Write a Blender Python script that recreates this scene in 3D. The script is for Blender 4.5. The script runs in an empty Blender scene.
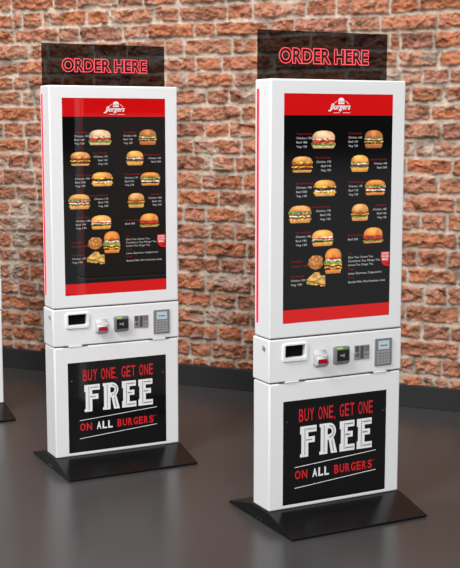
import bpy, bmesh, math, random
import numpy as np
from mathutils import Vector, Matrix

random.seed(7)
SC = bpy.context.scene
COL = SC.collection
PI = math.pi

# ------------------------------------------------------------------ materials
def new_mat(name):
    m = bpy.data.materials.new(name); m.use_nodes = True
    nt = m.node_tree
    return m, nt, nt.nodes['Principled BSDF']

def s2l(c):
    return tuple(((v/255)/12.92 if v/255 <= .04045 else ((v/255+.055)/1.055)**2.4) for v in c) + (1,)

def plain(name, col, rough=.5, metal=0, spec=.5, noise=0.0, scale=60, emit=None, estr=1.0, bump=0.0):
    m, nt, b = new_mat(name)
    b.inputs['Base Color'].default_value = col
    b.inputs['Roughness'].default_value = rough
    b.inputs['Metallic'].default_value = metal
    b.inputs['Specular IOR Level'].default_value = spec
    if emit is not None:
        b.inputs['Emission Color'].default_value = emit
        b.inputs['Emission Strength'].default_value = estr
    if noise or bump:
        tc = nt.nodes.new('ShaderNodeTexCoord'); n = nt.nodes.new('ShaderNodeTexNoise')
        n.inputs['Scale'].default_value = scale; n.inputs['Detail'].default_value = 4
        nt.links.new(tc.outputs['Object'], n.inputs['Vector'])
        if noise:
            mr = nt.nodes.new('ShaderNodeMapRange')
            mr.inputs['To Min'].default_value = max(0, rough-noise); mr.inputs['To Max'].default_value = rough+noise
            nt.links.new(n.outputs['Fac'], mr.inputs['Value']); nt.links.new(mr.outputs['Result'], b.inputs['Roughness'])
        if bump:
            bp = nt.nodes.new('ShaderNodeBump'); bp.inputs['Strength'].default_value = bump
            bp.inputs['Distance'].default_value = .001
            nt.links.new(n.outputs['Fac'], bp.inputs['Height']); nt.links.new(bp.outputs['Normal'], b.inputs['Normal'])
    return m

M = {}
M['white'] = plain('white_powder_coat', (.80, .80, .805, 1), .38, noise=.05, scale=180)
M['white_plastic'] = plain('white_plastic', (.82, .82, .82, 1), .3, noise=.04)
M['pale_plastic'] = plain('pale_grey_plastic', (.52, .52, .52, 1), .4, noise=.04)
M['gasket_shadow'] = plain('dark_gasket_and_shadow', (.06, .06, .06, 1), .6, noise=.05)
M['base'] = plain('black_satin_steel', (.004, .004, .004, 1), .24, noise=.008, scale=20, spec=.35)
M['bolt'] = plain('bolt_metal', (.35, .35, .35, 1), .3, metal=1, noise=.05)
M['glass_black'] = plain('black_screen_glass', (.002, .002, .002, 1), .03, noise=.01, spec=.5)
M['poster'] = plain('black_gloss_poster', (.006, .006, .006, 1), .07, noise=.02)
M['poster_red'] = plain('red_print', s2l((205, 34, 42)), .3, noise=.03)
M['poster_white'] = plain('white_print', (.86, .86, .86, 1), .3, noise=.03)
M['poster_inlay'] = plain('black_print', (.03, .03, .03, 1), .3, noise=.03)
def screen_ink(name, rgb, k=1.0):
    return plain(name, (.002, .002, .002, 1), .03, noise=.01, emit=s2l(rgb), estr=k)
M['ink_red'] = screen_ink('lit_red_pixels', (206, 9, 12))
M['ink_white'] = screen_ink('lit_white_pixels', (235, 235, 235))
M['ink_heading'] = screen_ink('lit_dim_red_pixels', (160, 20, 26))
M['ink_text'] = screen_ink('lit_grey_pixels', (205, 205, 205))
M['ink_black'] = screen_ink('dark_pixels', (8, 8, 8))
M['strip'] = plain('red_light_strip', (.12, .002, .01, 1), .5, noise=.03, spec=.1, emit=(1, .0015, .017, 1), estr=3.8)
M['neon'] = plain('red_edge_light', (.5, .05, .06, 1), .4, noise=.03, emit=s2l((245, 72, 88)), estr=1.0)
M['silver'] = plain('silver_plastic', (.20, .205, .21, 1), .35, metal=.3, noise=.05)
M['steel'] = plain('brushed_steel', (.45, .445, .44, 1), .35, metal=.6, noise=.1, scale=40)
M['steel_dark'] = plain('dark_steel', (.10, .10, .10, 1), .4, metal=.3, noise=.1)
M['key_body'] = plain('grey_keypad_body', (.22, .22, .22, 1), .45, metal=.2, noise=.05)
M['key'] = plain('grey_keys', (.30, .30, .30, 1), .45, noise=.05)
M['lcd'] = plain('pale_blue_lcd', (.35, .43, .45, 1), .25, noise=.03, emit=s2l((190, 212, 218)), estr=.25)
M['lcd_ink'] = plain('lcd_ink', (.12, .17, .19, 1), .4, noise=.03)
M['void'] = plain('black_recess', (.002, .002, .002, 1), .7, noise=.05, spec=.1)
M['reader_black'] = plain('black_reader_face', (.01, .01, .01, 1), .2, noise=.05)
M['green'] = plain('green_led', (.2, .4, .02, 1), .3, noise=.03, emit=s2l((130, 200, 20)), estr=.8)
M['red_window'] = plain('red_scan_window', s2l((150, 10, 28)), .15, noise=.04)
M['symbol'] = plain('grey_print', (.4, .4, .4, 1), .4, noise=.03)
M['skirting'] = plain('black_skirting_paint', (.021, .021, .0215, 1), .5, noise=.05, spec=.3)

def picture_mat():
    m, nt, b = new_mat('lit_menu_picture')
    b.inputs['Base Color'].default_value = (.002, .002, .002, 1)
    b.inputs['Roughness'].default_value = .03
    a = nt.nodes.new('ShaderNodeAttribute'); a.attribute_name = 'Col'
    nt.links.new(a.outputs['Color'], b.inputs['Emission Color'])
    b.inputs['Emission Strength'].default_value = 1.0
    return m
M['picture'] = picture_mat()

def acrylic():
    m = bpy.data.materials.new('smoked_acrylic'); m.use_nodes = True
    nt = m.node_tree; nt.nodes.clear()
    out = nt.nodes.new('ShaderNodeOutputMaterial'); mix = nt.nodes.new('ShaderNodeMixShader')
    tr = nt.nodes.new('ShaderNodeBsdfTransparent'); tr.inputs['Color'].default_value = (.315, .325, .34, 1)
    gl = nt.nodes.new('ShaderNodeBsdfGlossy'); gl.inputs['Roughness'].default_value = .05
    fr = nt.nodes.new('ShaderNodeFresnel'); fr.inputs['IOR'].default_value = 1.4
    nt.links.new(fr.outputs['Fac'], mix.inputs['Fac'])
    nt.links.new(tr.outputs['BSDF'], mix.inputs[1]); nt.links.new(gl.outputs['BSDF'], mix.inputs[2])
    nt.links.new(mix.outputs['Shader'], out.inputs['Surface'])
    return m
M['acrylic'] = acrylic()

def floor_mat():
    m, nt, b = new_mat('polished_dark_concrete')
    tc = nt.nodes.new('ShaderNodeTexCoord')
    n = nt.nodes.new('ShaderNodeTexNoise'); n.inputs['Scale'].default_value = 1.3; n.inputs['Detail'].default_value = 6
    nt.links.new(tc.outputs['Object'], n.inputs['Vector'])
    cr = nt.nodes.new('ShaderNodeValToRGB')
    cr.color_ramp.elements[0].position = .3; cr.color_ramp.elements[0].color = (.037, .0345, .0345, 1)
    cr.color_ramp.elements[1].position = .7; cr.color_ramp.elements[1].color = (.043, .0405, .0400, 1)
    nt.links.new(n.outputs['Fac'], cr.inputs['Fac']); nt.links.new(cr.outputs['Color'], b.inputs['Base Color'])
    b.inputs['Roughness'].default_value = .22
    b.inputs['IOR'].default_value = 1.5
    n2 = nt.nodes.new('ShaderNodeTexNoise'); n2.inputs['Scale'].default_value = 2; n2.inputs['Detail'].default_value = 2
    nt.links.new(tc.outputs['Object'], n2.inputs['Vector'])
    mr = nt.nodes.new('ShaderNodeMapRange'); mr.inputs['To Min'].default_value = .275; mr.inputs['To Max'].default_value = .30
    nt.links.new(n2.outputs['Fac'], mr.inputs['Value']); nt.links.new(mr.outputs['Result'], b.inputs['Roughness'])
    return m
M['floor'] = floor_mat()

def brick_mat():
    m, nt, b = new_mat('rough_brick_and_lime_mortar')
    a = nt.nodes.new('ShaderNodeAttribute'); a.attribute_name = 'Col'
    tc = nt.nodes.new('ShaderNodeTexCoord')
    n = nt.nodes.new('ShaderNodeTexNoise'); n.inputs['Scale'].default_value = 90; n.inputs['Detail'].default_value = 6
    n.inputs['Roughness'].default_value = .65
    nt.links.new(tc.outputs['Object'], n.inputs['Vector'])
    mr = nt.nodes.new('ShaderNodeMapRange'); mr.inputs['To Min'].default_value = .72; mr.inputs['To Max'].default_value = 1.28
    nt.links.new(n.outputs['Fac'], mr.inputs['Value'])
    mx = nt.nodes.new('ShaderNodeVectorMath'); mx.operation = 'SCALE'
    nt.links.new(a.outputs['Color'], mx.inputs[0]); nt.links.new(mr.outputs['Result'], mx.inputs['Scale'])
    nt.links.new(mx.outputs['Vector'], b.inputs['Base Color'])
    bp = nt.nodes.new('ShaderNodeBump'); bp.inputs['Strength'].default_value = .8; bp.inputs['Distance'].default_value = .009
    nt.links.new(n.outputs['Fac'], bp.inputs['Height']); nt.links.new(bp.outputs['Normal'], b.inputs['Normal'])
    b.inputs['Roughness'].default_value = .9; b.inputs['Specular IOR Level'].default_value = .15
    return m
M['brick'] = brick_mat()

# ------------------------------------------------------------------ helpers
def link(name, me, parent=None, mats=()):
    o = bpy.data.objects.new(name, me); COL.objects.link(o)
    me.name = name
    for m in mats: me.materials.append(m)
    if parent is not None: o.parent = parent
    return o

def obj(name, bm, mats, parent=None, smooth=False):
    me = bpy.data.meshes.new(name)
    bmesh.ops.recalc_face_normals(bm, faces=bm.faces)
    bm.to_mesh(me); bm.free()
    if smooth:
        for p in me.polygons: p.use_smooth = max(abs(c) for c in p.normal) < .9995   # flat sheets stay flat, only rounded edges are smooth
    if not isinstance(mats, (list, tuple)): mats = [mats]
    return link(name, me, parent, mats)

def add_box(bm, x0, x1, y0, y1, z0, z1, mi=0, bev=0, seg=3, mat=None):
    r = bmesh.ops.create_cube(bm, size=1)
    vs = r['verts']
    for v in vs:
        v.co = Vector((x0 + (v.co.x+.5)*(x1-x0), y0 + (v.co.y+.5)*(y1-y0), z0 + (v.co.z+.5)*(z1-z0)))
        if mat is not None: v.co = mat @ v.co
    fs = list({f for v in vs for f in v.link_faces})
    for f in fs: f.material_index = mi
    if bev:
        es = list({e for v in vs for e in v.link_edges})
        r = bmesh.ops.bevel(bm, geom=es, offset=bev, segments=seg, profile=.5, affect='EDGES')
        for f in r['faces']: f.material_index = mi

def add_cyl(bm, c, axis, r, depth, n=20, mi=0, r2=None):
    rot = Vector((0, 0, 1)).rotation_difference(Vector(axis)).to_matrix().to_4x4()
    mat = Matrix.Translation(c) @ rot
    res = bmesh.ops.create_cone(bm, cap_ends=True, segments=n, radius1=r, radius2=r if r2 is None else r2, depth=depth, matrix=mat)
    for f in {f for v in res['verts'] for f in v.link_faces}: f.material_index = mi

def recess_box(x0, x1, y0, y1, z0, z1, rx0, rx1, rz0, rz1, depth, bev, seg=3):
    """bevelled cabinet whose front face (y0) carries a shallow rectangular rebate"""
    bm = bmesh.new()
    add_box(bm, x0, x1, y0, y1, z0, z1, bev=bev, seg=seg)
    bm.normal_update()
    front = max((f for f in bm.faces if f.normal.y < -.99), key=lambda f: f.calc_area())
    vs = list(front.verts)
    bmesh.ops.delete(bm, geom=[front], context='FACES_ONLY')
    def q(v): return (0 if v.co.x < (x0+x1)/2 else 1, 0 if v.co.z < (z0+z1)/2 else 1)
    xs, zs = (rx0, rx1), (rz0, rz1)
    a = [bm.verts.new((xs[q(v)[0]], y0, zs[q(v)[1]])) for v in vs]
    b = [bm.verts.new((xs[q(v)[0]], y0+depth, zs[q(v)[1]])) for v in vs]
    n = len(vs)
    for i in range(n):
        j = (i+1) % n
        bm.faces.new((vs[i], vs[j], a[j], a[i])); bm.faces.new((a[i], a[j], b[j], b[i]))
    bm.faces.new(b)
    return bm

def rounded_ring(bm, x0, x1, z0, z1, ix0, ix1, iz0, iz1, yf, yb, r, ri, depth, mi=0, n=6, lip=.0025):
    """rounded rectangular bezel around a hole; yf front, yb back; the hole runs to depth"""
    def loop(a0, a1, b0, b1, rad, y):
        out = []
        for cx, cz, st in ((a1-rad, b1-rad, 0), (a0+rad, b1-rad, PI/2), (a0+rad, b0+rad, PI), (a1-rad, b0+rad, 1.5*PI)):
            for k in range(n+1):
                t = st + (PI/2)*k/n
                out.append(bm.verts.new((cx+rad*math.cos(t), y, cz+rad*math.sin(t))))
        return out
    L = [loop(x0, x1, z0, z1, r, yb), loop(x0, x1, z0, z1, r, yf+lip), loop(x0+lip, x1-lip, z0+lip, z1-lip, r-lip*.5, yf),
         loop(ix0-lip, ix1+lip, iz0-lip, iz1+lip, ri+lip, yf), loop(ix0, ix1, iz0, iz1, ri, yf+lip), loop(ix0, ix1, iz0, iz1, ri, depth)]
    m = len(L[0])
    for a, b in zip(L, L[1:]):
        for i in range(m):
            j = (i+1) % m
            f = bm.faces.new((a[i], a[j], b[j], b[i])); f.material_index = mi

def text_bm(bm, s, x0, x1, z0, z1, y, bold=0.0, shear=0.0, depth=.0006, mi=0, outline=None, keep=False, align='L', caps=False, space=1.0):
    """flat lettering fitted to a box on the plane y (facing -y)"""
    cu = bpy.data.curves.new('lettering', 'FONT'); cu.body = s; cu.offset = bold; cu.shear = shear; cu.space_character = space
    cu.resolution_u = 4
    if outline:
        cu.fill_mode = 'NONE'; cu.bevel_depth = outline; cu.bevel_resolution = 1
    else:
        cu.fill_mode = 'FRONT'
    o = bpy.data.objects.new('lettering', cu); COL.objects.link(o)
    bpy.context.view_layer.update()
    dg = bpy.context.evaluated_depsgraph_get()
    me = o.evaluated_get(dg).to_mesh()
    co = np.array([v.co[:] for v in me.vertices]); lo = co.min(0); hi = co.max(0)
    if caps:                                            # fit the capitals, let commas hang below
        c2 = bpy.data.curves.new('capital', 'FONT'); c2.body = 'H'; c2.offset = bold
        o2 = bpy.data.objects.new('capital', c2); COL.objects.link(o2); bpy.context.view_layer.update()
        dg = bpy.context.evaluated_depsgraph_get(); m2 = o2.evaluated_get(dg).to_mesh()
        hs = [v.co.y for v in m2.vertices]; lo[1] = min(hs); hi[1] = max(hs)
        o2.evaluated_get(dg).to_mesh_clear(); bpy.data.objects.remove(o2); bpy.data.curves.remove(c2)
        dg = bpy.context.evaluated_depsgraph_get(); me = o.evaluated_get(dg).to_mesh()
    sx = (x1-x0)/(hi[0]-lo[0]); sz = (z1-z0)/(hi[1]-lo[1])
    if keep:
        if align == 'R': x0 = x1-(hi[0]-lo[0])*min(sx, sz*1.0)
        sx = min(sx, sz*1.0)
    vs = []
    for c in co:
        yy = y - (c[2]*sz if outline else 0)
        vs.append(bm.verts.new((x0+(c[0]-lo[0])*sx, yy, z0+(c[1]-lo[1])*sz)))
    for p in me.polygons:
        try:
            f = bm.faces.new([vs[i] for i in p.vertices]); f.material_index = mi
        except ValueError: pass
    o.evaluated_get(dg).to_mesh_clear()
    bpy.data.objects.remove(o); bpy.data.curves.remove(cu)

def condensed(bm, s, x0, x1, z0, z1, y, bold, gap=.24, blank=.5):
    """poster capitals drawn narrow: every letter fills a cell of the same width"""
    wd = {' ': blank, ',': .34, 'I': .4}
    units = sum(wd.get(c, 1.0) for c in s)+gap*(len(s)-1)
    u = (x1-x0)/units; x = x0
    for c in s:
        w = wd.get(c, 1.0)*u
        if c == ',': flat(bm, [(x+w*.1, z0-.007), (x+w*.5, z0-.007), (x+w*.85, z0+.006), (x+w*.2, z0+.006)], y)
        elif c != ' ': text_bm(bm, c, x, x+w, z0, z1, y, bold=bold)
        x += w+gap*u

def flat(bm, pts, y, mi=0):
    f = bm.faces.new([bm.verts.new((x, y, z)) for x, z in pts]); f.material_index = mi
    return f

def obj_flat(name, bm, mats, parent):
    """flat print facing -y: make every normal look to the front"""
    me = bpy.data.meshes.new(name)
    bm.normal_update()
    for f in bm.faces:
        if f.normal.y > 0: f.normal_flip()
    bm.to_mesh(me); bm.free()
    if not isinstance(mats, (list, tuple)): mats = [mats]
    return link(name, me, parent, mats)

# ------------------------------------------------------------------ menu pictures (grid of coloured cells on the display)
def rgb(h): return np.array(h, float)
def vnoise(x, y, seed):
    def h(i, j):
        n = math.sin(i*127.1+j*311.7+seed*74.7)*43758.5453
        return n-math.floor(n)
    i, j = math.floor(x), math.floor(y); fx, fy = x-i, y-j
    fx = fx*fx*(3-2*fx); fy = fy*fy*(3-2*fy)
    return (h(i, j)*(1-fx)+h(i+1, j)*fx)*(1-fy)+(h(i, j+1)*(1-fx)+h(i+1, j+1)*fx)*fy

def cells(name, parent, cx, cz, w, h, fn, y, step=.0015):
    nx, nz = max(4, int(w/step)), max(4, int(h/step))
    bm = bmesh.new(); cols = []; vmap = {}
    def vert(i, j):
        if (i, j) not in vmap:
            vmap[(i, j)] = bm.verts.new((cx-w/2+w*i/nx, y, cz-h/2+h*j/nz))
        return vmap[(i, j)]
    for j in range(nz):
        for i in range(nx):
            s = 2*(i+.5)/nx-1; t = (j+.5)/nz
            c = fn(s, t)
            if c is None: continue
            bm.faces.new((vert(i, j), vert(i+1, j), vert(i+1, j+1), vert(i, j+1)))
            cols.append(c)
    me = bpy.data.meshes.new(name); bm.to_mesh(me); bm.free()
    at = me.color_attributes.new('Col', 'FLOAT_COLOR', 'CORNER')
    buf = np.ones((len(me.loops), 4), np.float32)
    for p in me.polygons:
        buf[p.loop_start:p.loop_start+p.loop_total, :3] = s2l(np.clip(cols[p.index], 0, 255))[:3]
    at.data.foreach_set('color', buf.ravel())
    return link(name, me, parent, [M['picture']])

BUN = {'tan': (226, 158, 92), 'pale': (238, 190, 145), 'gold': (238, 165, 80), 'orange': (228, 140, 62), 'brown': (190, 118, 66)}
LAY = {'lettuce': (112, 140, 58), 'tomato': (196, 52, 34), 'patty': (96, 48, 32), 'cheese': (240, 176, 52), 'onion': (226, 205, 190),
       'bacon': (160, 62, 44), 'chick': (196, 110, 52), 'mayo': (236, 226, 205), 'dark': (60, 28, 30), 'pickle': (110, 130, 50)}
def burger_fn(bun, layers, seed, dome=.45, foot=.2, ruffle=.06):
    top = 1-dome
    n = len(layers)
    def fn(s, t):
        wob = (vnoise(s*5+9, 3.3, seed)-.5)*.10
        if t > top+wob*.4:
            q = (t-top)/dome
            if (abs(s)/.93)**2.6+max(q, 0)**2.4 > 1: return None
            k = .92+.26*vnoise(s*2.4+3, t*3, seed)-.22*abs(s)**3+.16*max(0, 1-3*(s+.15)**2-6*(q-.62)**2)
            sp = 14 if vnoise(s*26, t*30, seed+5) > .82 else 0
            edge = -26*(1-min(1, max(0, q)/.22))
            return rgb(BUN[bun])*k+sp+edge+14*max(0, q-.2)*(1-abs(s))
        if t < foot+wob*.3:
            q = max(0, (foot-t)/foot)
            if abs(s) > .90-.10*q**2.2: return None
            k = 1.0+.18*vnoise(s*4, t*9, seed+2)-.28*q
            return rgb(BUN[bun])*k
        u = (t-foot)/(top-foot)+wob*2.0
        i = min(n-1, max(0, int((1-u)*n)))
        nm = layers[i]
        lim = .90+.10*vnoise(t*14, 1.7+(s > 0)*4, seed+7)+(ruffle if nm in('lettuce', 'cheese') else -.03)
        if abs(s) > min(1, lim): return None
        c = rgb(LAY[nm])*(.45+1.0*vnoise(s*9+i, t*15, seed+i))
        if vnoise(s*6, t*9, seed+31) > .74: c = c*.45+rgb(LAY[layers[(i+2) % n]])*.5
        if nm == 'lettuce' and vnoise(s*9, t*8, seed+11) > .66: c = c+42
        return c
    return fn
def fries_fn(s, t):
    a = vnoise(s*3+2, t*3, 3)
    if abs(s)**2.2+abs(2*t-1)**2.2 > .80+.35*(a-.4): return None
    k = vnoise(s*7, t*7, 21)
    c = rgb((196, 128, 66))*(.55+.75*k)
    if t < .30: c = c*.9+rgb((20, 5, 0))
    return c
def sandwich_fn(s, t):
    tri = (t < .98-1.15*max(0, s-.30)-.55*max(0, -.15-s)) and t > .10+.10*abs(s) and t < .98
    lo = s > .45 and t < .72 and t > .0
    if not (tri or lo) or abs(s) > .97: return None
    c = rgb((222, 170, 92))*(.72+.5*vnoise(s*5, t*6, 8))
    if .35 < t-.25*s < .47: c = rgb((150, 140, 60))*(.7+.6*vnoise(s*12, t*9, 4))
    if .22 < t+.2*s < .30: c = rgb((120, 70, 40))
    return c

# ------------------------------------------------------------------ the kiosk
def empty(name, loc, rz):
    o = bpy.data.objects.new(name, None); COL.objects.link(o)
    o.empty_display_size = .2; o.location = loc; o.rotation_euler = (0, 0, rz)
    return o

def make_kiosk():
    K = empty('ordering_kiosk', (0, 0, 0), 0)
    # --- base plate: shallow wedge-sided steel foot
    bm = bmesh.new()
    prof = [(-.208, .002), (-.208, .011), (-.006, .0600), (.144, .0600), (.350, .011), (.350, .002)]
    L = [bm.verts.new((-.333, y, z)) for y, z in prof]; R = [bm.verts.new((.333, y, z)) for y, z in prof]
    bm.faces.new(L); bm.faces.new(R[::-1])
    for i in range(6):
        j = (i+1) % 6; bm.faces.new((L[i], R[i], R[j], L[j]))
    bmesh.ops.bevel(bm, geom=list(bm.edges), offset=.0012, segments=1, affect='EDGES')
    # the glides under the foot that touch the floor
    for x in (-.28, .28):
        for y in (-.15, .29): add_cyl(bm, (x, y, .0015), (0, 0, 1), .014, .003)
    base = obj('base_plate', bm, M['base'], K)
    for y in (.055, .085):
        bm = bmesh.new(); add_cyl(bm, (-.3335, y, .012), (1, 0, 0), .0035, .003, 10)
        obj('bolt', bm, M['bolt'], base)
    # --- lower cabinet with the promotion panel
    low = obj('lower_cabinet', recess_box(-.3265, .3265, .0, .1375, .0605, .6035, -.2595, .2575, .0765, .5237, .003, .007), M['white'], K, True)
    bm = bmesh.new(); add_box(bm, -.2588, .2568, .0014, .0034, .0772, .5230)
    pan = obj('promotion_panel', bm, M['poster'], K); pan['label'] = 'glossy black panel with red and white lettering'
    yp = .0004
    bm = bmesh.new()
    condensed(bm, 'BUY ONE, GET ONE', -.183, .186, .4290, .4845, yp, .012)
    obj_flat('offer_lettering', bm, M['poster_red'], pan)
    # FREE in slab letters with a dotted inline
    bm = bmesh.new()
    zt, zb = .4085, .2755; H = zt-zb; st = .034; bar = .028
    def R_(x0, x1, z0, z1, mi=0, y=None): flat(bm, [(x0, z0), (x1, z0), (x1, z1), (x0, z1)], yp if y is None else y, mi)
    def dots(xa, za, xb, zb_, n):
        for k in range(n):
            t = (k+.5)/n; x = xa+(xb-xa)*t; z = za+(zb_-za)*t
            R_(x-.0019, x+.0019, z-.0026, z+.0026, 1, yp-.0006)
    X = -.1766; S = .006
    def letter_F(x, e=False, w=.075):
        zm = zb+H*.45; zl = zb+bar if e else zb
        R_(x, x+w, zt-bar, zt)                                         # head bar
        R_(x, x+S, zt-bar-.006, zt-bar)
        R_(x+S, x+S+st, zl, zt-bar)                                    # stem
        R_(x+S+st, x+w-.008, zm, zm+bar*.92)                           # middle arm
        if e:
            R_(x, x+w+.002, zb, zb+bar); R_(x, x+S, zb+bar, zb+bar+.006)
        else:
            R_(x, x+S, zb, zb+.014)
        xc = x+S+st/2
        dots(xc, zb+.008, xc, zt-.008, 14); dots(xc+.006, zt-bar/2, x+w-.006, zt-bar/2, 7)
        dots(xc+.006, zm+bar*.46, x+w-.022, zm+bar*.46, 5)
        if e: dots(xc+.006, zb+bar/2, x+w-.004, zb+bar/2, 8)
    letter_F(X, w=.080)
    xr = X+.095
    R_(xr+S, xr+S+st, zb, zt); R_(xr, xr+S, zb, zb+.014); R_(xr, xr+S, zt-.014, zt)
    cxr, czr = xr+.048, zt-H*.275; ro, ri = H*.275, H*.10
    prev = None
    for k in range(15):
        a = PI/2-PI*k/14
        po = (cxr+ro*.92*math.cos(a), czr+ro*math.sin(a)); pi_ = (cxr+ri*1.0*math.cos(a), czr+ri*math.sin(a))
        if prev: flat(bm, [prev[0], po, pi_, prev[1]], yp)
        prev = (po, pi_)
    R_(xr+S+st, cxr, zt-(ro-ri), zt); R_(xr+S+st, cxr, czr-ro, czr-ri)
    flat(bm, [(xr+.046, czr-ro-.0003), (cxr+ro*.30, czr-ro*.97), (cxr+ro*.62, czr-ro*.80), (xr+.089, zb), (xr+.058, zb)], yp)
    xc = xr+S+st/2; dots(xc, zb+.008, xc, zt-.008, 14)
    for k in range(12):
        a = PI/2-PI*(k+.5)/12; rm = (ro+ri)/2; x = cxr+rm*.95*math.cos(a); z = czr+rm*math.sin(a)
        R_(x-.0019, x+.0019, z-.0026, z+.0026, 1, yp-.0006)
    dots(xr+.061, czr-ro-.002, xr+.071, zb+.008, 8)
    letter_F(X+.196, True, w=.074); letter_F(X+.283, True, w=.076)
    fo = obj_flat('free_lettering', bm, [M['poster_white'], M['poster_inlay']], pan)
    fo['label'] = 'white slab lettering with a dotted inline'
    def slanted(name, s, x0, x1, mat, bold=.03):
        bm = bmesh.new(); condensed(bm, s, x0, x1, .1825, .2205, yp, bold); return obj_flat(name, bm, mat, pan)
    slanted('burgers_lettering', 'ON', -.2007, -.140, M['poster_red'])
    slanted('burgers_lettering', 'ALL', -.115, -.032, M['poster_white'])
    slanted('burgers_lettering', 'BURGERS', -.0065, .187, M['poster_red'])
    bm = bmesh.new(); text_bm(bm, 'TM', .189, .201, .2135, .2205, yp); obj_flat('trademark_lettering', bm, M['poster_red'], pan)
    for z0, z1 in ((.2335, .2595), (.1435, .1720)):                  # the ruled lines climb to the right
        bm = bmesh.new(); flat(bm, [(-.2025, z0), (.2055, z1), (.2055, z1+.0028), (-.2025, z0+.0028)], yp)
        obj_flat('ruled_line', bm, M['poster_white'], pan)
    for x in (-.2405, .2405):
        bm = bmesh.new(); add_cyl(bm, (x, .0006, .4345), (0, 1, 0), .0036, .0016, 12); obj('screw', bm, M['bolt'], pan)
    # --- seams
    for z0, z1 in ((.6030, .6085), (.7870, .7935)):
        bm = bmesh.new(); add_box(bm, -.3205, .3205, .0035, .117, z0, z1)
        obj('seam_gasket', bm, M['gasket_shadow'], K)
    # --- middle cabinet
    bm = recess_box(-.330, .330, 0, .1385, .6075, .7885, -.2542, -.1596, .7078, .7597, .022, .006)
    mid = obj('middle_cabinet', bm, M['white'], K, True)
    bm = bmesh.new(); add_cyl(bm, (-.3315, .036, .7515), (1, 0, 0), .0105, .006, 20); add_cyl(bm, (-.335, .036, .7515), (1, 0, 0), .006, .003, 16)
    add_box(bm, -.3369, -.336, .0345, .0375, .7475, .7555)
    obj('cam_lock', bm, M['steel'], mid)
    for x0, x1 in ((-.2805, -.1585), (.165, .2765)):
        bm = bmesh.new(); mi = .5*(x0+x1)
        add_box(bm, x0, x1, -.002, .003, .6035, .6062, mi=1)  # dark strip standing in for the shadow under the latch tab
        add_box(bm, mi-.034, mi+.034, -.004, .004, .6022, .6085, bev=.0015, seg=2)
        obj('latch_tab', bm, [M['white'], M['gasket_shadow']], mid)
    # receipt printer mouth
    bm = bmesh.new()
    rounded_ring(bm, -.2665, -.1462, .6915, .7692, -.2535, -.1603, .7085, .7590, -.008, .0005, .013, .004, .0195)
    pr = obj('receipt_printer', bm, M['white_plastic'], K, True)
    bm = bmesh.new(); add_box(bm, -.2530, -.1608, .0150, .0215, .7090, .7586)
    add_box(bm, -.2530, -.1608, .009, .0155, .7400, .7425)
    obj('paper_slot', bm, M['void'], pr)
    # barcode scanner: wedge housing whose lower face is tilted down
    bm = bmesh.new()
    prof = [(.0005, .7290), (-.008, .7285), (-.011, .7060), (-.027, .6985), (-.031, .6680), (-.016, .6655), (.0005, .6740)]
    x0, x1 = -.1165, -.0565
    A = [bm.verts.new((x0, y, z)) for y, z in prof]; B = [bm.verts.new((x1, y, z)) for y, z in prof]
    bm.faces.new(A); bm.faces.new(B[::-1])
    for i in range(len(prof)):
        j = (i+1) % len(prof); bm.faces.new((A[i], B[i], B[j], A[j]))
    bmesh.ops.bevel(bm, geom=list(bm.edges), offset=.003, segments=2, affect='EDGES')
    sc = obj('barcode_scanner', bm, M['pale_plastic'], K, True)
    bm = bmesh.new()
    P = lambda u, v: Vector((x0+u*(x1-x0), -.0272+v*(-.0040)-.0010, .6975+v*(-.0240)))
    c = [P(.14, .15), P(.86, .15), P(.90, .90), P(.10, .90)]
    f = [bm.verts.new(v) for v in c]; g = [bm.verts.new(v+Vector((0, .002, 0))) for v in c]
    bm.faces.new(f); bm.faces.new(g[::-1])
    for i in range(4): bm.faces.new((f[i], g[i], g[(i+1) % 4], f[(i+1) % 4]))
    obj('scan_window', bm, M['red_window'], sc)
    # contactless card reader
    bm = bmesh.new(); add_box(bm, -.0210, .0520, -.024, .0005, .6655, .7375, bev=.007, seg=3)
    cr = obj('card_reader', bm, M['silver'], K, True)
    bm = bmesh.new(); add_box(bm, -.0135, .0450, -.0255, -.024, .6770, .7235, bev=.001, seg=1); obj('reader_face', bm, M['reader_black'], cr)
    bm = bmesh.new(); add_box(bm, -.0120, .0140, -.0252, -.024, .7280, .7338, bev=.001, seg=1); obj('status_light', bm, M['green'], cr)
    bm = bmesh.new()
    for k, r in enumerate((.005, .009, .013)):
        for q in range(8):
            a0 = -.7+1.4*q/8; a1 = -.7+1.4*(q+1)/8
            pts = [(.008+rr*math.cos(a), .700+rr*math.sin(a)) for rr, a in ((r, a0), (r+.002, a0), (r+.002, a1), (r, a1))]
            flat(bm, pts, -.0258)
    flat(bm, [(.001, .698), (.011, .698), (.011, .704), (.001, .704)], -.0258)
    obj_flat('contactless_symbol', bm, M['symbol'], cr)
    # steel card slot plate
    bm = bmesh.new(); add_box(bm, .0868, .1622, -.004, .0005, .6698, .7322, bev=.001, seg=1)
    cs = obj('card_slot', bm, M['steel'], K)
    bm = bmesh.new(); add_box(bm, .116, .132, -.0046, -.003, .6740, .7290); add_box(bm, .0905, .108, -.0046, -.003, .7040, .7295)
    obj('slot_opening', bm, M['steel_dark'], cs)
    bm = bmesh.new()
    for k in range(4): add_box(bm, .137+k*.006, .1395+k*.006, -.0046, -.003, .7040, .7290)
    add_box(bm, .135, .160, -.0046, -.003, .6890, .6920)
    obj('vent_grille', bm, M['steel_dark'], cs)
    bm = bmesh.new(); add_cyl(bm, (.0995, -.005, .692), (0, 1, 0), .0085, .004, 18); obj('return_button', bm, M['bolt'], cs, True)
    # keypad
    bm = bmesh.new(); add_box(bm, .1905, .2765, -.007, .0005, .6335, .7525, bev=.002, seg=2)
    kp = obj('keypad', bm, M['key_body'], K, True)
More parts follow.
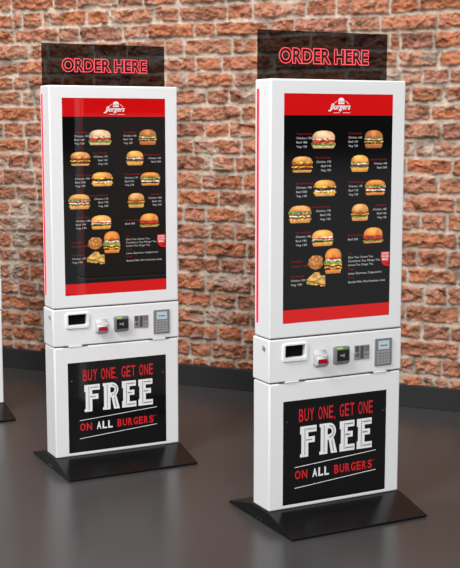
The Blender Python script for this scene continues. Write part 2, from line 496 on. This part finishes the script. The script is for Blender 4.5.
    bm = bmesh.new(); add_box(bm, .2055, .2618, -.0080, -.006, .7050, .7425); dsp = obj('keypad_display', bm, M['lcd'], kp)
    bm = bmesh.new(); flat(bm, [(.215, .7195), (.252, .7195), (.252, .7250), (.215, .7250)], -.0083)
    obj_flat('display_reading', bm, M['lcd_ink'], kp)
    for r in range(5):
        for c in range(4):
            bm = bmesh.new(); xk = .1995+c*.0172; zk = .6395+r*.0122
            add_box(bm, xk, xk+.0145, -.0090, -.006, zk, zk+.0098, bev=.001, seg=1)
            obj('key', bm, M['key'], kp)
    # --- display cabinet
    up = obj('display_cabinet', recess_box(-.3270, .3278, 0, .1294, .7925, 1.8468, -.2642, .2632, .8520, 1.7895, .004, .007, 4), M['white'], K, True)
    for s in (-1, 1):
        bm = bmesh.new(); add_box(bm, s*.3270-.0012, s*.3270+.0012, .0950, .1115, .8480, 1.8085, bev=.0008, seg=1)
        obj('light_strip', bm, M['strip'], K)['label'] = 'glowing red strip down the side'
    bm = bmesh.new(); add_box(bm, -.2640, .2630, .0010, .0046, .8522, 1.7892)
    sn = obj('screen', bm, M['glass_black'], K); sn['label'] = 'lit black menu display'
    y = .0006
    bm = bmesh.new(); flat(bm, [(-.2635, 1.7020), (.2625, 1.7020), (.2625, 1.7887), (-.2635, 1.7887)], y); obj_flat('header_band', bm, M['ink_red'], sn)
    bm = bmesh.new(); flat(bm, [(-.2635, .8527), (.2625, .8527), (.2625, .9075), (-.2635, .9075)], y); obj_flat('footer_band', bm, M['ink_red'], sn)
    # logo: brush-script word under a small burger between two dashed arcs
    y2 = y-.0003
    bm = bmesh.new()
    text_bm(bm, 'Burgers', -.047, .052, 1.7185, 1.7500, y2, bold=.022, shear=.35)
    flat(bm, [(-.056, 1.7190), (-.045, 1.7180), (-.038, 1.7260), (-.041, 1.7290), (-.047, 1.7235), (-.054, 1.7245)], y2)
    cx, cz = .0065, 1.7555
    dome = [(cx+.0155*math.cos(a), cz+.006+.0125*math.sin(a)) for a in [PI*k/12 for k in range(13)]]
    flat(bm, dome, y2)
    flat(bm, [(cx-.016, cz+.0015), (cx+.016, cz+.0015), (cx+.016, cz+.0042), (cx-.016, cz+.0042)], y2)
    flat(bm, [(cx-.0150, cz-.0060), (cx-.012, cz-.0075), (cx+.012, cz-.0075), (cx+.0150, cz-.0060), (cx+.0150, cz-.0010), (cx-.0150, cz-.0010)], y2)
    for s in (-1, 1):
        for k in range(3):
            a0 = PI/2-s*(.52+k*.17); a1 = a0-s*.11
            flat(bm, [(cx+r*1.05*math.cos(a), 1.726+r*.92*math.sin(a)) for r, a in ((.0405, a0), (.0435, a0), (.0435, a1), (.0405, a1))], y2)
    flat(bm, [(-.030, 1.7120), (.0, 1.7120), (.0, 1.7136), (-.030, 1.7136)], y2); flat(bm, [(.014, 1.7120), (.050, 1.7120), (.050, 1.7136), (.014, 1.7136)], y2)
    obj_flat('logo', bm, M['ink_white'], sn)
    # pictures: cx, cz, w, h, bun, layers
    PIC = [(-.0764, 1.6040, .1166, .0716, 'pale', ['onion', 'tomato', 'tomato', 'lettuce', 'lettuce'], .44, .14),
           (.1692, 1.6041, .0954, .0736, 'brown', ['lettuce', 'onion', 'patty', 'cheese', 'patty'], .42, .24),
           (-.1776, 1.5036, .0996, .0648, 'tan', ['cheese', 'bacon', 'patty', 'cheese', 'dark', 'patty'], .34, .14),
           (.1014, 1.5039, .0920, .0690, 'gold', ['lettuce', 'mayo', 'bacon', 'patty', 'lettuce'], .42, .22),
           (-.0681, 1.4053, .1097, .0663, 'gold', ['cheese', 'dark', 'dark', 'mayo', 'cheese'], .38, .18),
           (.1810, 1.4018, .1047, .0636, 'orange', ['lettuce', 'lettuce', 'tomato', 'mayo', 'dark'], .32, .18),
           (-.1853, 1.3008, .1090, .0708, 'tan', ['lettuce', 'lettuce', 'tomato', 'mayo', 'patty', 'cheese'], .34, .18),
           (.1060, 1.2992, .0886, .0703, 'tan', ['chick', 'bacon', 'cheese', 'patty', 'pickle'], .42, .20),
           (-.0764, 1.1990, .1087, .0666, 'gold', ['mayo', 'tomato', 'onion', 'lettuce', 'dark'], .42, .24),
           (.1738, 1.1998, .1031, .0660, 'orange', ['bacon', 'tomato', 'patty', 'lettuce'], .52, .10),
           (-.0237, 1.1006, .0860, .1047, 'orange', ['tomato', 'mayo', 'lettuce', 'lettuce', 'cheese', 'patty', 'cheese', 'dark'], .37, .15)]
    for i, (cx, cz, w, h, bun, lay, dm, ft) in enumerate(PIC):
        cells('burger_picture', sn, cx, cz, w, h, burger_fn(bun, lay, i*3.7+1.3, dm, ft), y2)
    cells('chicken_pieces_picture', sn, -.1100, 1.0985, .0800, .0640, fries_fn, y2-.0001)
    cells('sandwich_picture', sn, -.1068, 1.0281, .0930, .0620, sandwich_fn, y2)
    # menu lettering
    def head(t, x0, x1, z):
        b_ = bmesh.new(); text_bm(b_, t, x0, x1, z-.0036, z+.0036, y2, bold=-.004, caps=True)
        obj_flat('menu_heading', b_, M['ink_heading'], sn)
    def line(t, x0, x1, z, b_=None):
        own = b_ is None
        if own: b_ = bmesh.new()
        text_bm(b_, t, x0, x1, z-.0041, z+.0041, y2, bold=-.004, caps=True)
        if own: obj_flat('menu_line', b_, M['ink_text'], sn)
    def block(xa, xb, right, zs, title, items, wd):
        head(title, xa, xb, zs)
        for k, (t, w) in enumerate(items):
            z = zs-.0172*(k+1)
            if right: line(t, wd-w, wd, z)
            else: line(t, wd, wd+w, z)
    block(-.205, -.133, False, 1.6276, 'Original Classic', [('Chicken 150', .072), ('Beef 180', .050), ('Veg 120', .049)], -.2052)
    block(.0440, .1100, False, 1.6290, 'Cheeseburger', [('Chicken 160', .066), ('Beef 140', .046), ('Veg 120', .046)], .0440)
    block(-.1126, -.0429, True, 1.5305, 'Bacon Double', [('Chicken 170', .070), ('Beef 140', .047), ('Veg 130', .049)], -.0400)
    block(.1517, .2377, True, 1.5199, 'Special of the Day', [('Chicken 180', .066), ('Beef 200', .050)], .2384)
    block(-.2049, -.1257, False, 1.4270, 'Double Cheese', [('Chicken 190', .073), ('Beef 200', .051), ('Veg 140', .050)], -.2048)
    block(.0475, .1285, False, 1.4270, 'Garden Burger', [('Chicken 170', .068), ('Beef 150', .047), ('Veg 130', .047)], .0480)
    block(-.1486, -.0426, True, 1.3290, 'Lettuce and Bacon', [('Chicken 170', .070), ('Beef 190', .050), ('Veg 150', .051)], -.0396)
    block(.1858, .2367, True, 1.3266, 'BBQ Beef', [('Chicken 180', .069), ('Beef 160', .048), ('Veg 120', .047)], .2395)
    block(-.2046, -.1331, False, 1.2260, 'Hot and Spicy', [('Chicken 180', .072), ('Beef 190', .050), ('Veg 130', .052)], -.2045)
    block(.0475, .1225, False, 1.2045, 'Beef and Salad', [('Beef 200', .050)], .0477)
    head('Fried Bites', -.2253, -.1702, 1.1065); head('Chicken 140', -.2251, -.1508, 1.0870)
    block(-.2267, -.1648, False, 1.0455, 'Sandwiches', [('Chicken 120', .068), ('Veg 100', .052)], -.2266)
    head('Tea', .0508, .0687, 1.1277); line('Diet Tea, Green Tea', .0510, .1749, 1.1110); line('Cranberry Tea, Mango Tea', .0512, .2110, 1.0950); line('Lemon Tea, Ginger Tea', .0512, .1755, 1.0790)
    head('Coffee', .0518, .0823, 1.0605); line('Latte, Espresso, Cappuccino', .0520, .2197, 1.0430)
    head('Drinks', .0524, .0804, 1.0258); line('Bottled Milk, Mint Mocktino, Soda', .0526, .2386, 1.0060)
    # red ribbon badge
    bm = bmesh.new()
    flat(bm, [(.2150, 1.1280), (.2585, 1.1280), (.2585, 1.0760), (.2450, 1.0735), (.2300, 1.0700), (.2215, 1.0790), (.2155, 1.0950)], y2)
    flat(bm, [(.2300, 1.0690), (.2440, 1.0660), (.2585, 1.0640), (.2585, 1.0740), (.2450, 1.0735), (.2300, 1.0700)], y2)
    for k, (s, a, b) in enumerate((('GOOD', .220, .254), ('FOOD', .219, .255), ('MENU', .222, .252))):
        text_bm(bm, s, a, b, 1.1150-k*.0125, 1.1240-k*.0125, y2-.0002, bold=.02, mi=1)
    flat(bm, [(.2455, 1.0790), (.2585, 1.0810), (.2585, 1.0775), (.2490, 1.0755)], y2-.0002, 2)
    obj_flat('ribbon_badge', bm, [M['ink_red'], M['ink_white'], M['ink_black']], sn)
    # --- header sign: smoked acrylic sheet on the back of the cabinet
    bm = bmesh.new(); add_box(bm, -.3150, .3180, .1296, .1346, 1.7300, 2.0480, bev=.0006, seg=1)
    sg = obj('header_sign', bm, M['acrylic'], K); sg['label'] = 'smoked clear sheet with glowing red outlined lettering'
    bm = bmesh.new(); text_bm(bm, 'ORDER HERE', -.2165, .2245, 1.9135, 1.9805, .1288, bold=.045, outline=.021)
    obj('sign_lettering', bm, M['neon'], sg)
    return K

def copy_tree(o, parent=None):
    c = o.copy(); COL.objects.link(c)
    if parent is not None: c.parent = parent
    for ch in list(o.children):
        copy_tree(ch, c)
    return c

kiosk = make_kiosk()
spots = [((.4520, 4.8957), .4735, 'nearest white burger ordering kiosk, at right, on its black wedge base'),
         ((-.5507, 5.6878), .4700, 'middle white burger ordering kiosk of the row, left of the nearest one'),
         ((-1.6045, 6.5502), .4735, 'farthest white ordering kiosk, mostly cut off by the left edge of the photo')]
for i, ((x, y), a, lab) in enumerate(spots):
    k = kiosk if i == 0 else copy_tree(kiosk)
    k.location = (x, y, 0); k.rotation_euler = (0, 0, a)
    k['label'] = lab; k['category'] = 'kiosk'; k['group'] = 'burger ordering kiosks in a row'

# ------------------------------------------------------------------ the brick wall
WD, WT = 7.3153, -.4167
RNG = np.random.RandomState(11)
PERM = RNG.permutation(4096)
def hsh(i, j, s):
    return PERM[(PERM[(PERM[(i+s*131) & 4095]+j) & 4095]+s*17) & 4095]/4095.0
def perlin(x, y, s=0):
    i = np.floor(x).astype(int); j = np.floor(y).astype(int); fx = x-i; fy = y-j
    u = fx*fx*fx*(fx*(fx*6-15)+10); v = fy*fy*fy*(fy*(fy*6-15)+10)
    def g(ii, jj, dx, dy):
        a = hsh(ii, jj, s)*2*PI
        return np.cos(a)*dx+np.sin(a)*dy
    return 1.4*((g(i, j, fx, fy)*(1-u)+g(i+1, j, fx-1, fy)*u)*(1-v)+(g(i, j+1, fx, fy-1)*(1-u)+g(i+1, j+1, fx-1, fy-1)*u)*v)
def fbm(x, y, oct=4, s=0, gain=.5):
    r = 0; a = 1; t = 0
    for o in range(oct):
        r = r+a*perlin(x*2**o, y*2**o, s+o); t += a; a *= gain
    return r/t
def facets(x, y, s):
    """chiselled stone: nearest random cell, each with its own tilt and level"""
    i0 = np.floor(x).astype(int); j0 = np.floor(y).astype(int)
    best = np.full(x.shape, 1e9); out = np.zeros(x.shape)
    for di in(-1, 0, 1):
        for dj in(-1, 0, 1):
            i = i0+di; j = j0+dj
            px = i+hsh(i, j, s); py = j+hsh(i, j, s+1)
            d = (x-px)**2+(y-py)**2
            h = (hsh(i, j, s+2)-.5)*1.0+(x-px)*(hsh(i, j, s+3)-.5)*2.2+(y-py)*(hsh(i, j, s+4)-.5)*2.6
            m = d < best; best = np.where(m, d, best); out = np.where(m, h, out)
    return out

BEDS = [2.402, 2.297, 2.197, 2.089, 1.988, 1.890, 1.788, 1.683, 1.580, 1.479, 1.373, 1.260, 1.156, 1.052, .946, .835, .733, .615, .508, .404, .298, .188]
BEDS = [3.46, 3.354, 3.25, 3.144, 3.038, 2.93, 2.825, 2.72, 2.612, 2.508] + BEDS + [.085, -.02]
J = [[-1.596, -1.271, -1.098, -0.796, -0.61, -0.372],
[-1.592, -1.521, -1.358, -1.026, -0.856, -0.534, -0.359, -0.033, 0.132, 0.478, 0.665, 0.997, 1.162],
[-1.579, -1.239, -1.08, -0.756, -0.584, -0.257, -0.107, 0.236, 0.403, 0.746, 0.94, 1.274],
[-1.473, -1.325, -0.978, -0.729, -0.465, -0.326, 0.0, 0.165, 0.512, 0.766, 0.995, 1.061, 1.253],
[-1.562, -1.343, -1.198, -0.839, -0.622, -0.244, -0.067, 0.276, 0.613, 0.829, 1.045, 1.284],
[-1.596, -1.478, -1.215, -0.974, -0.695, -0.467, -0.313, 0.013, 0.212, 0.457, 0.738, 1.065, 1.194, 1.35],
[-1.536, -1.442, -1.103, -0.769, -0.482, -0.176, -0.02, 0.199, 0.521, 0.832, 1.126, 1.318],
[-1.731, -1.437, -1.143, -0.844, -0.554, -0.28, 0.054, 0.33, 0.585, 0.864, 1.063, 1.251],
[-1.686, -1.526, -1.146, -0.809, -0.484, -0.184, -0.02, 0.265, 0.586, 0.957, 1.311],
[-1.513, -1.403, -1.072, -0.737, -0.449, -0.267, 0.061, 0.396, 0.65, 0.898, 1.156, 1.256],
[-1.652, -1.476, -1.112, -0.849, -0.522, -0.143, 0.02, 0.332, 0.652, 0.838, 1.111, 1.38],
[-1.696, -1.448, -1.152, -0.814, -0.487, -0.212, 0.067, 0.332, 0.653, 0.993, 1.302],
[-1.602, -1.435, -1.078, -0.742, -0.381, -0.096, 0.188, 0.463, 0.78, 1.085, 1.397],
[-1.654, -1.509, -1.157, -0.817, -0.561, -0.339, -0.179, 0.095, 0.399, 0.656, 0.935, 1.201, 1.359],
[-1.6, -1.44, -1.121, -0.781, -0.454, -0.158, 0.02, 0.334, 0.657, 0.998, 1.42],
[-1.644, -1.278, -0.932, -0.563, -0.186, 0.102, 0.401, 0.658, 0.939, 1.187, 1.365],
[-1.598, -1.422, -1.087, -0.71, -0.384, -0.082, 0.082, 0.401, 0.659, 0.941, 1.13, 1.426],
[-1.65, -1.505, -1.127, -0.823, -0.493, -0.187, 0.136, 0.402, 0.724, 1.004, 1.234, 1.37],
[-1.597, -1.444, -1.091, -0.75, -0.457, -0.145, 0.027, 0.337, 0.662, 0.914, 1.122, 1.443],
[-1.527, -1.171, -0.789, -0.494, -0.188, 0.123, 0.404, 0.695, 0.977, 1.221, 1.393],
[-1.579, -1.409, -1.057, -0.716, -0.387, -0.097, 0.069, 0.405, 0.728, 1.041, 1.443],
[-1.655, -1.333, -0.944, -0.606, -0.302, -0.139, 0.103, 0.405, 0.73, 0.981, 1.177, 1.351],
[-1.65, -1.544, -1.256, -0.945, -0.571, -0.281, -0.161, 0.035, 0.34, 0.667, 0.983, 1.234, 1.306, 1.389]]
U0, U1, Z0, Z1 = -3.3, 3.1, -.01, 3.4
rr = random.Random(5)
rows = [[] for _ in range(9)] + J + [[]]
for n, r in enumerate(rows):
    if not r: r.append(-1.6+rr.uniform(-.1, .1))
    while r[0] > U0-.4: r.insert(0, r[0]-rr.choice((.17, .33, .30, .36)))
    while r[-1] < U1+.4: r.append(r[-1]+rr.choice((.17, .33, .30, .36)))

def build_wall():
    st = .0058
    nu, nz = int((U1-U0)/st)+1, int((Z1-Z0)/st)+1
    us = np.linspace(U0, U1, nu); zs = np.linspace(Z0, Z1, nz)
    U, Z = np.meshgrid(us, zs)
    # hand-laid courses: the joints wander
    Uw = U+.010*fbm(U*7, Z*7, 3, 1)+.006*fbm(U*26, Z*26, 2, 9)
    Zw = Z+.007*fbm(U*2.5, Z*2.5+5, 2, 3)+.009*fbm(U*9, Z*9+7, 3, 4)+.005*fbm(U*30, Z*30, 2, 6)
    beds = np.array(BEDS[::-1])                       # ascending
    ci = np.clip(np.searchsorted(beds, Zw)-1, 0, len(beds)-2)
    zlo, zhi = beds[ci], beds[ci+1]
    nrow = len(beds)-1
    ulo = np.zeros_like(U); uhi = np.zeros_like(U); bid = np.zeros(U.shape, int)
    for c in range(nrow):
        m = ci == c
        if not m.any(): continue
        js = np.array(rows[min(len(rows)-1, nrow-1-c)] if nrow-1-c < len(rows) else rows[-1])
        k = np.clip(np.searchsorted(js, Uw[m])-1, 0, len(js)-2)
        ulo[m] = js[k]; uhi[m] = js[k+1]; bid[m] = c*64+k
    r1 = hsh(bid, bid*7+3, 21); r2 = hsh(bid, bid*5+1, 22); r3 = hsh(bid, bid*3+2, 23); r4 = hsh(bid, bid*11+5, 24); r5 = hsh(bid, bid*13+1, 25)
    mu = .0032+.0035*r1; mz = .0045+.0035*r2                # half joints
    du = np.minimum(Uw-ulo, uhi-Uw)-mu; dz = np.minimum(Zw-zlo, zhi-Zw)-mz
    rad = .012
    qx = rad-du; qz = rad-dz
    d = rad-np.sqrt(np.maximum(qx, 0)**2+np.maximum(qz, 0)**2)-0
    d = np.where((qx < 0) & (qz < 0), np.minimum(du, dz), d)
    d = d+.011*fbm(U*16, Z*16, 4, 31, .6)                   # broken arrises
    ins = np.clip((d+.002)/.013, 0, 1); ins = ins*ins*(3-2*ins)
    fac = facets(U*13+bid*3.1, Z*21+bid*1.7, 41); fac2 = facets(U*34+bid*2.3, Z*46, 51)
    rough = .0105*fac+.0055*fac2+.011*fbm(U*16+bid*5.7, Z*22, 4, 61, .6)
    tilt = (Uw-(ulo+uhi)/2)*(r3-.5)*.06+(Zw-(zlo+zhi)/2)*(r4-.5)*.25
    body = .0215+.012*(r5-.3)+rough*1.45+tilt
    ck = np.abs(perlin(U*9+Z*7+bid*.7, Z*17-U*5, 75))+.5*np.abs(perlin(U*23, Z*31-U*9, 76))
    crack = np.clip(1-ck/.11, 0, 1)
    body = body-.014*crack
    mort = .012+.020*fbm(U*8, Z*8, 4, 71, .6)-.004
    h = np.minimum(mort*(1-ins)+np.maximum(body, .004)*ins, .045)
    # lime smears that run from the joints over some bricks
    sm = fbm(U*4.2, Z*5.5, 4, 81, .6)
    smear = np.clip((sm-.20+(.10*(1-np.clip(d/.05, 0, 1))))/.10, 0, 1)*np.clip(1-(h-.006)/.035, .0, 1)
    patches = [(-1.56, 1.0, .10, .20, .9), (-1.62, .70, .07, .15, .9), (-1.40, 1.83, .09, .05, .8), (.13, 1.86, .07, .06, .8), (1.03, 1.90, .09, .09, .75),
               (-.05, .70, .19, .05, .75), (-.225, .30, .09, .05, .6), (-1.46, 1.10, .05, .06, .8), (1.24, 2.06, .07, .05, .7), (-1.36, 1.40, .04, .04, .6), (-.25, 1.55, .07, .025, .7)]
    for pu, pz, wu, wz, k in patches:
        e = 1-((U-pu)/wu)**2-((Z-pz)/wz)**2+.9*fbm(U*16, Z*16, 3, 91)
        smear = np.maximum(smear, k*np.clip(e*2.2, 0, 1))
    smear = np.clip(smear, 0, 1)
    # colour of the fired clay: each brick its own, mottled
    A = np.array([.42, .162, .090]); B = np.array([.42, .195, .120]); Cc = np.array([.45, .158, .072]); D = np.array([.30, .135, .095])
    w = r1[..., None]; v = r2[..., None]
    col = A*(1-w)+B*w
    col = np.where(v > .70, Cc*.7+col*.3, col); col = np.where(v < .09, D*.6+col*.4, col)
    col = col*(.90+.22*r3[..., None])
    mot = fbm(U*9, Z*9, 4, 101, .6)[..., None]
    col = col*(1+.55*mot)
    mot2 = fbm(U*22+3, Z*22, 3, 111)[..., None]
    pale = np.clip((mot2-.10)/.3, 0, 1)*.45
    col = col*(1-pale)+np.array([.52, .32, .23])*pale
    crevice_shade = np.maximum(np.clip((fbm(U*13+7, Z*17, 4, 121, .65)[..., None]-.13)/.20, 0, 1)*.8, .8*crack[..., None])  # crevice shade put into the clay colour, as spots and along cracks
    col = col*(1-crevice_shade*.75)
    mc = np.array([.51, .43, .35])*(1+.45*fbm(U*20, Z*20, 4, 131, .65)[..., None])
    mc = mc*(1-.45*np.clip((fbm(U*6, Z*6, 3, 141)[..., None]-.1)/.25, 0, 1))
    k = np.clip(ins*1.15-.05, 0, 1)[..., None]
    k = k*(1-smear[..., None]*.85)
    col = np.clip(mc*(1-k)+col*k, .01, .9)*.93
    # to metres in the room: the wall plane runs along (cos WT, sin WT)
    cu, su = math.cos(WT), math.sin(WT)
    off = h-.048                                      # mortar lies 46 mm behind the skirting face
    X = U*cu+off*su; Y = WD+U*su-off*cu
    n = nu*nz
    co = np.stack([X.ravel(), Y.ravel(), Z.ravel()], 1).astype(np.float32)
    me = bpy.data.meshes.new('wall_back')
    idx = np.arange(n).reshape(nz, nu)
    quads = np.stack([idx[:-1, :-1], idx[:-1, 1:], idx[1:, 1:], idx[1:, :-1]], -1).reshape(-1, 4)
    # solid: back sheet joined round the rim
    rim = np.concatenate([idx[0, :], idx[1:, -1], idx[-1, -2::-1], idx[-2:0:-1, 0]])
    back = co[rim].copy(); bu = U.ravel()[rim]; 
    back[:, 0] = bu*cu-.16*su; back[:, 1] = WD+bu*su+.16*cu
    co2 = np.concatenate([co, back]); m = len(rim); bi = n+np.arange(m)
    side = np.stack([rim, bi, np.roll(bi, -1), np.roll(rim, -1)], 1)
    nf = len(quads)+m
    me.vertices.add(len(co2)); me.vertices.foreach_set('co', co2.ravel())
    lp = np.concatenate([quads.ravel(), side.ravel(), bi[::-1]]).astype(np.int32)
    me.loops.add(len(lp)); me.loops.foreach_set('vertex_index', lp)
    me.polygons.add(nf+1)
    me.polygons.foreach_set('loop_start', np.concatenate([np.arange(nf)*4, [nf*4]]).astype(np.int32))
    me.update(calc_edges=True); me.validate()
    at = me.color_attributes.new('Col', 'FLOAT_COLOR', 'POINT')
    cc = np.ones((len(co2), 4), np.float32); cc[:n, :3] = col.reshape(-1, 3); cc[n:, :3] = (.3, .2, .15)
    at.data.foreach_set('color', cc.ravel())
    sm_ = np.zeros(len(me.polygons), bool); sm_[:len(quads)] = True
    me.polygons.foreach_set('use_smooth', sm_)
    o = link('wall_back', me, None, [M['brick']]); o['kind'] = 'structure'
    return o
build_wall()

# skirting board in front of the brickwork
bm = bmesh.new(); add_box(bm, U0, U1, 0, .05, .0005, .1327, bev=.002, seg=2)
sk = obj('baseboard_back', bm, M['skirting']); sk.location = (0, WD, 0); sk.rotation_euler = (0, 0, WT); sk['kind'] = 'structure'
# floor
bm = bmesh.new(); add_box(bm, -6, 3.6, -5, 10.5, -.1, 0)
fl = obj('floor', bm, M['floor']); fl['kind'] = 'structure'

# ------------------------------------------------------------------ light
KEY, FILL = 850, 780
def area(name, loc, target, sx, sy, power, col=(1, 1, 1)):
    l = bpy.data.lights.new(name, 'AREA'); l.shape = 'RECTANGLE'; l.size = sx; l.size_y = sy; l.energy = power; l.color = col
    o = bpy.data.objects.new(name, l); COL.objects.link(o); o.location = loc
    o.rotation_euler = (Vector(target)-Vector(loc)).to_track_quat('-Z', 'Y').to_euler()
    return o
area('ceiling_softbox', (-4.7, -.4, 7.6), (0, 5.8, 1.0), 3.0, 3.0, KEY)
area('front_fill', (2.2, -6.5, 6.4), (0, 5.5, 1.0), 3.5, 3.0, FILL)  # unseen fill lamp, added to brighten the kiosk fronts
area('rear_fill', (-1.2, 5.7, 6.0), (-.2, 6.6, 1.0), 2.5, 1.2, 150)  # unseen lamp, added to lift the kiosk backs and upper brickwork

w = bpy.data.worlds.new('room_light'); SC.world = w; w.use_nodes = True
nt = w.node_tree; bg = nt.nodes['Background']
tc = nt.nodes.new('ShaderNodeTexCoord'); sp = nt.nodes.new('ShaderNodeSeparateXYZ')
nt.links.new(tc.outputs['Generated'], sp.inputs['Vector'])
mr = nt.nodes.new('ShaderNodeMapRange'); mr.inputs['From Min'].default_value = -1; mr.inputs['From Max'].default_value = 1
nt.links.new(sp.outputs['Z'], mr.inputs['Value'])
cr = nt.nodes.new('ShaderNodeValToRGB'); nt.links.new(mr.outputs['Result'], cr.inputs['Fac'])
E = cr.color_ramp.elements
E[0].position = 0; E[0].color = (.45, .45, .45, 1)
E[1].position = 1; E[1].color = (.68, .68, .70, 1)
for p, v in ((.44, .44), (.478, .40), (.49, .06), (.54, .06), (.64, .36)):
    e = E.new(p); e.color = (v, v, v, 1)
nt.links.new(cr.outputs['Color'], bg.inputs['Color']); bg.inputs['Strength'].default_value = 1.0

# ------------------------------------------------------------------ camera
cam = bpy.data.cameras.new('camera'); co_ = bpy.data.objects.new('camera', cam); COL.objects.link(co_)
co_.location = (0, 0, 1.6646); co_.rotation_euler = (PI/2-.1345, 0, 0)
cam.sensor_width = 36; cam.sensor_fit = 'AUTO'; cam.lens = 1178.0/568*36
SC.camera = co_
vs = SC.view_settings
SC.display_settings.display_device = 'sRGB'
vs.view_transform = 'Standard'; vs.look = 'None'; vs.exposure = 0.0; vs.gamma = 1.0; vs.use_curve_mapping = False
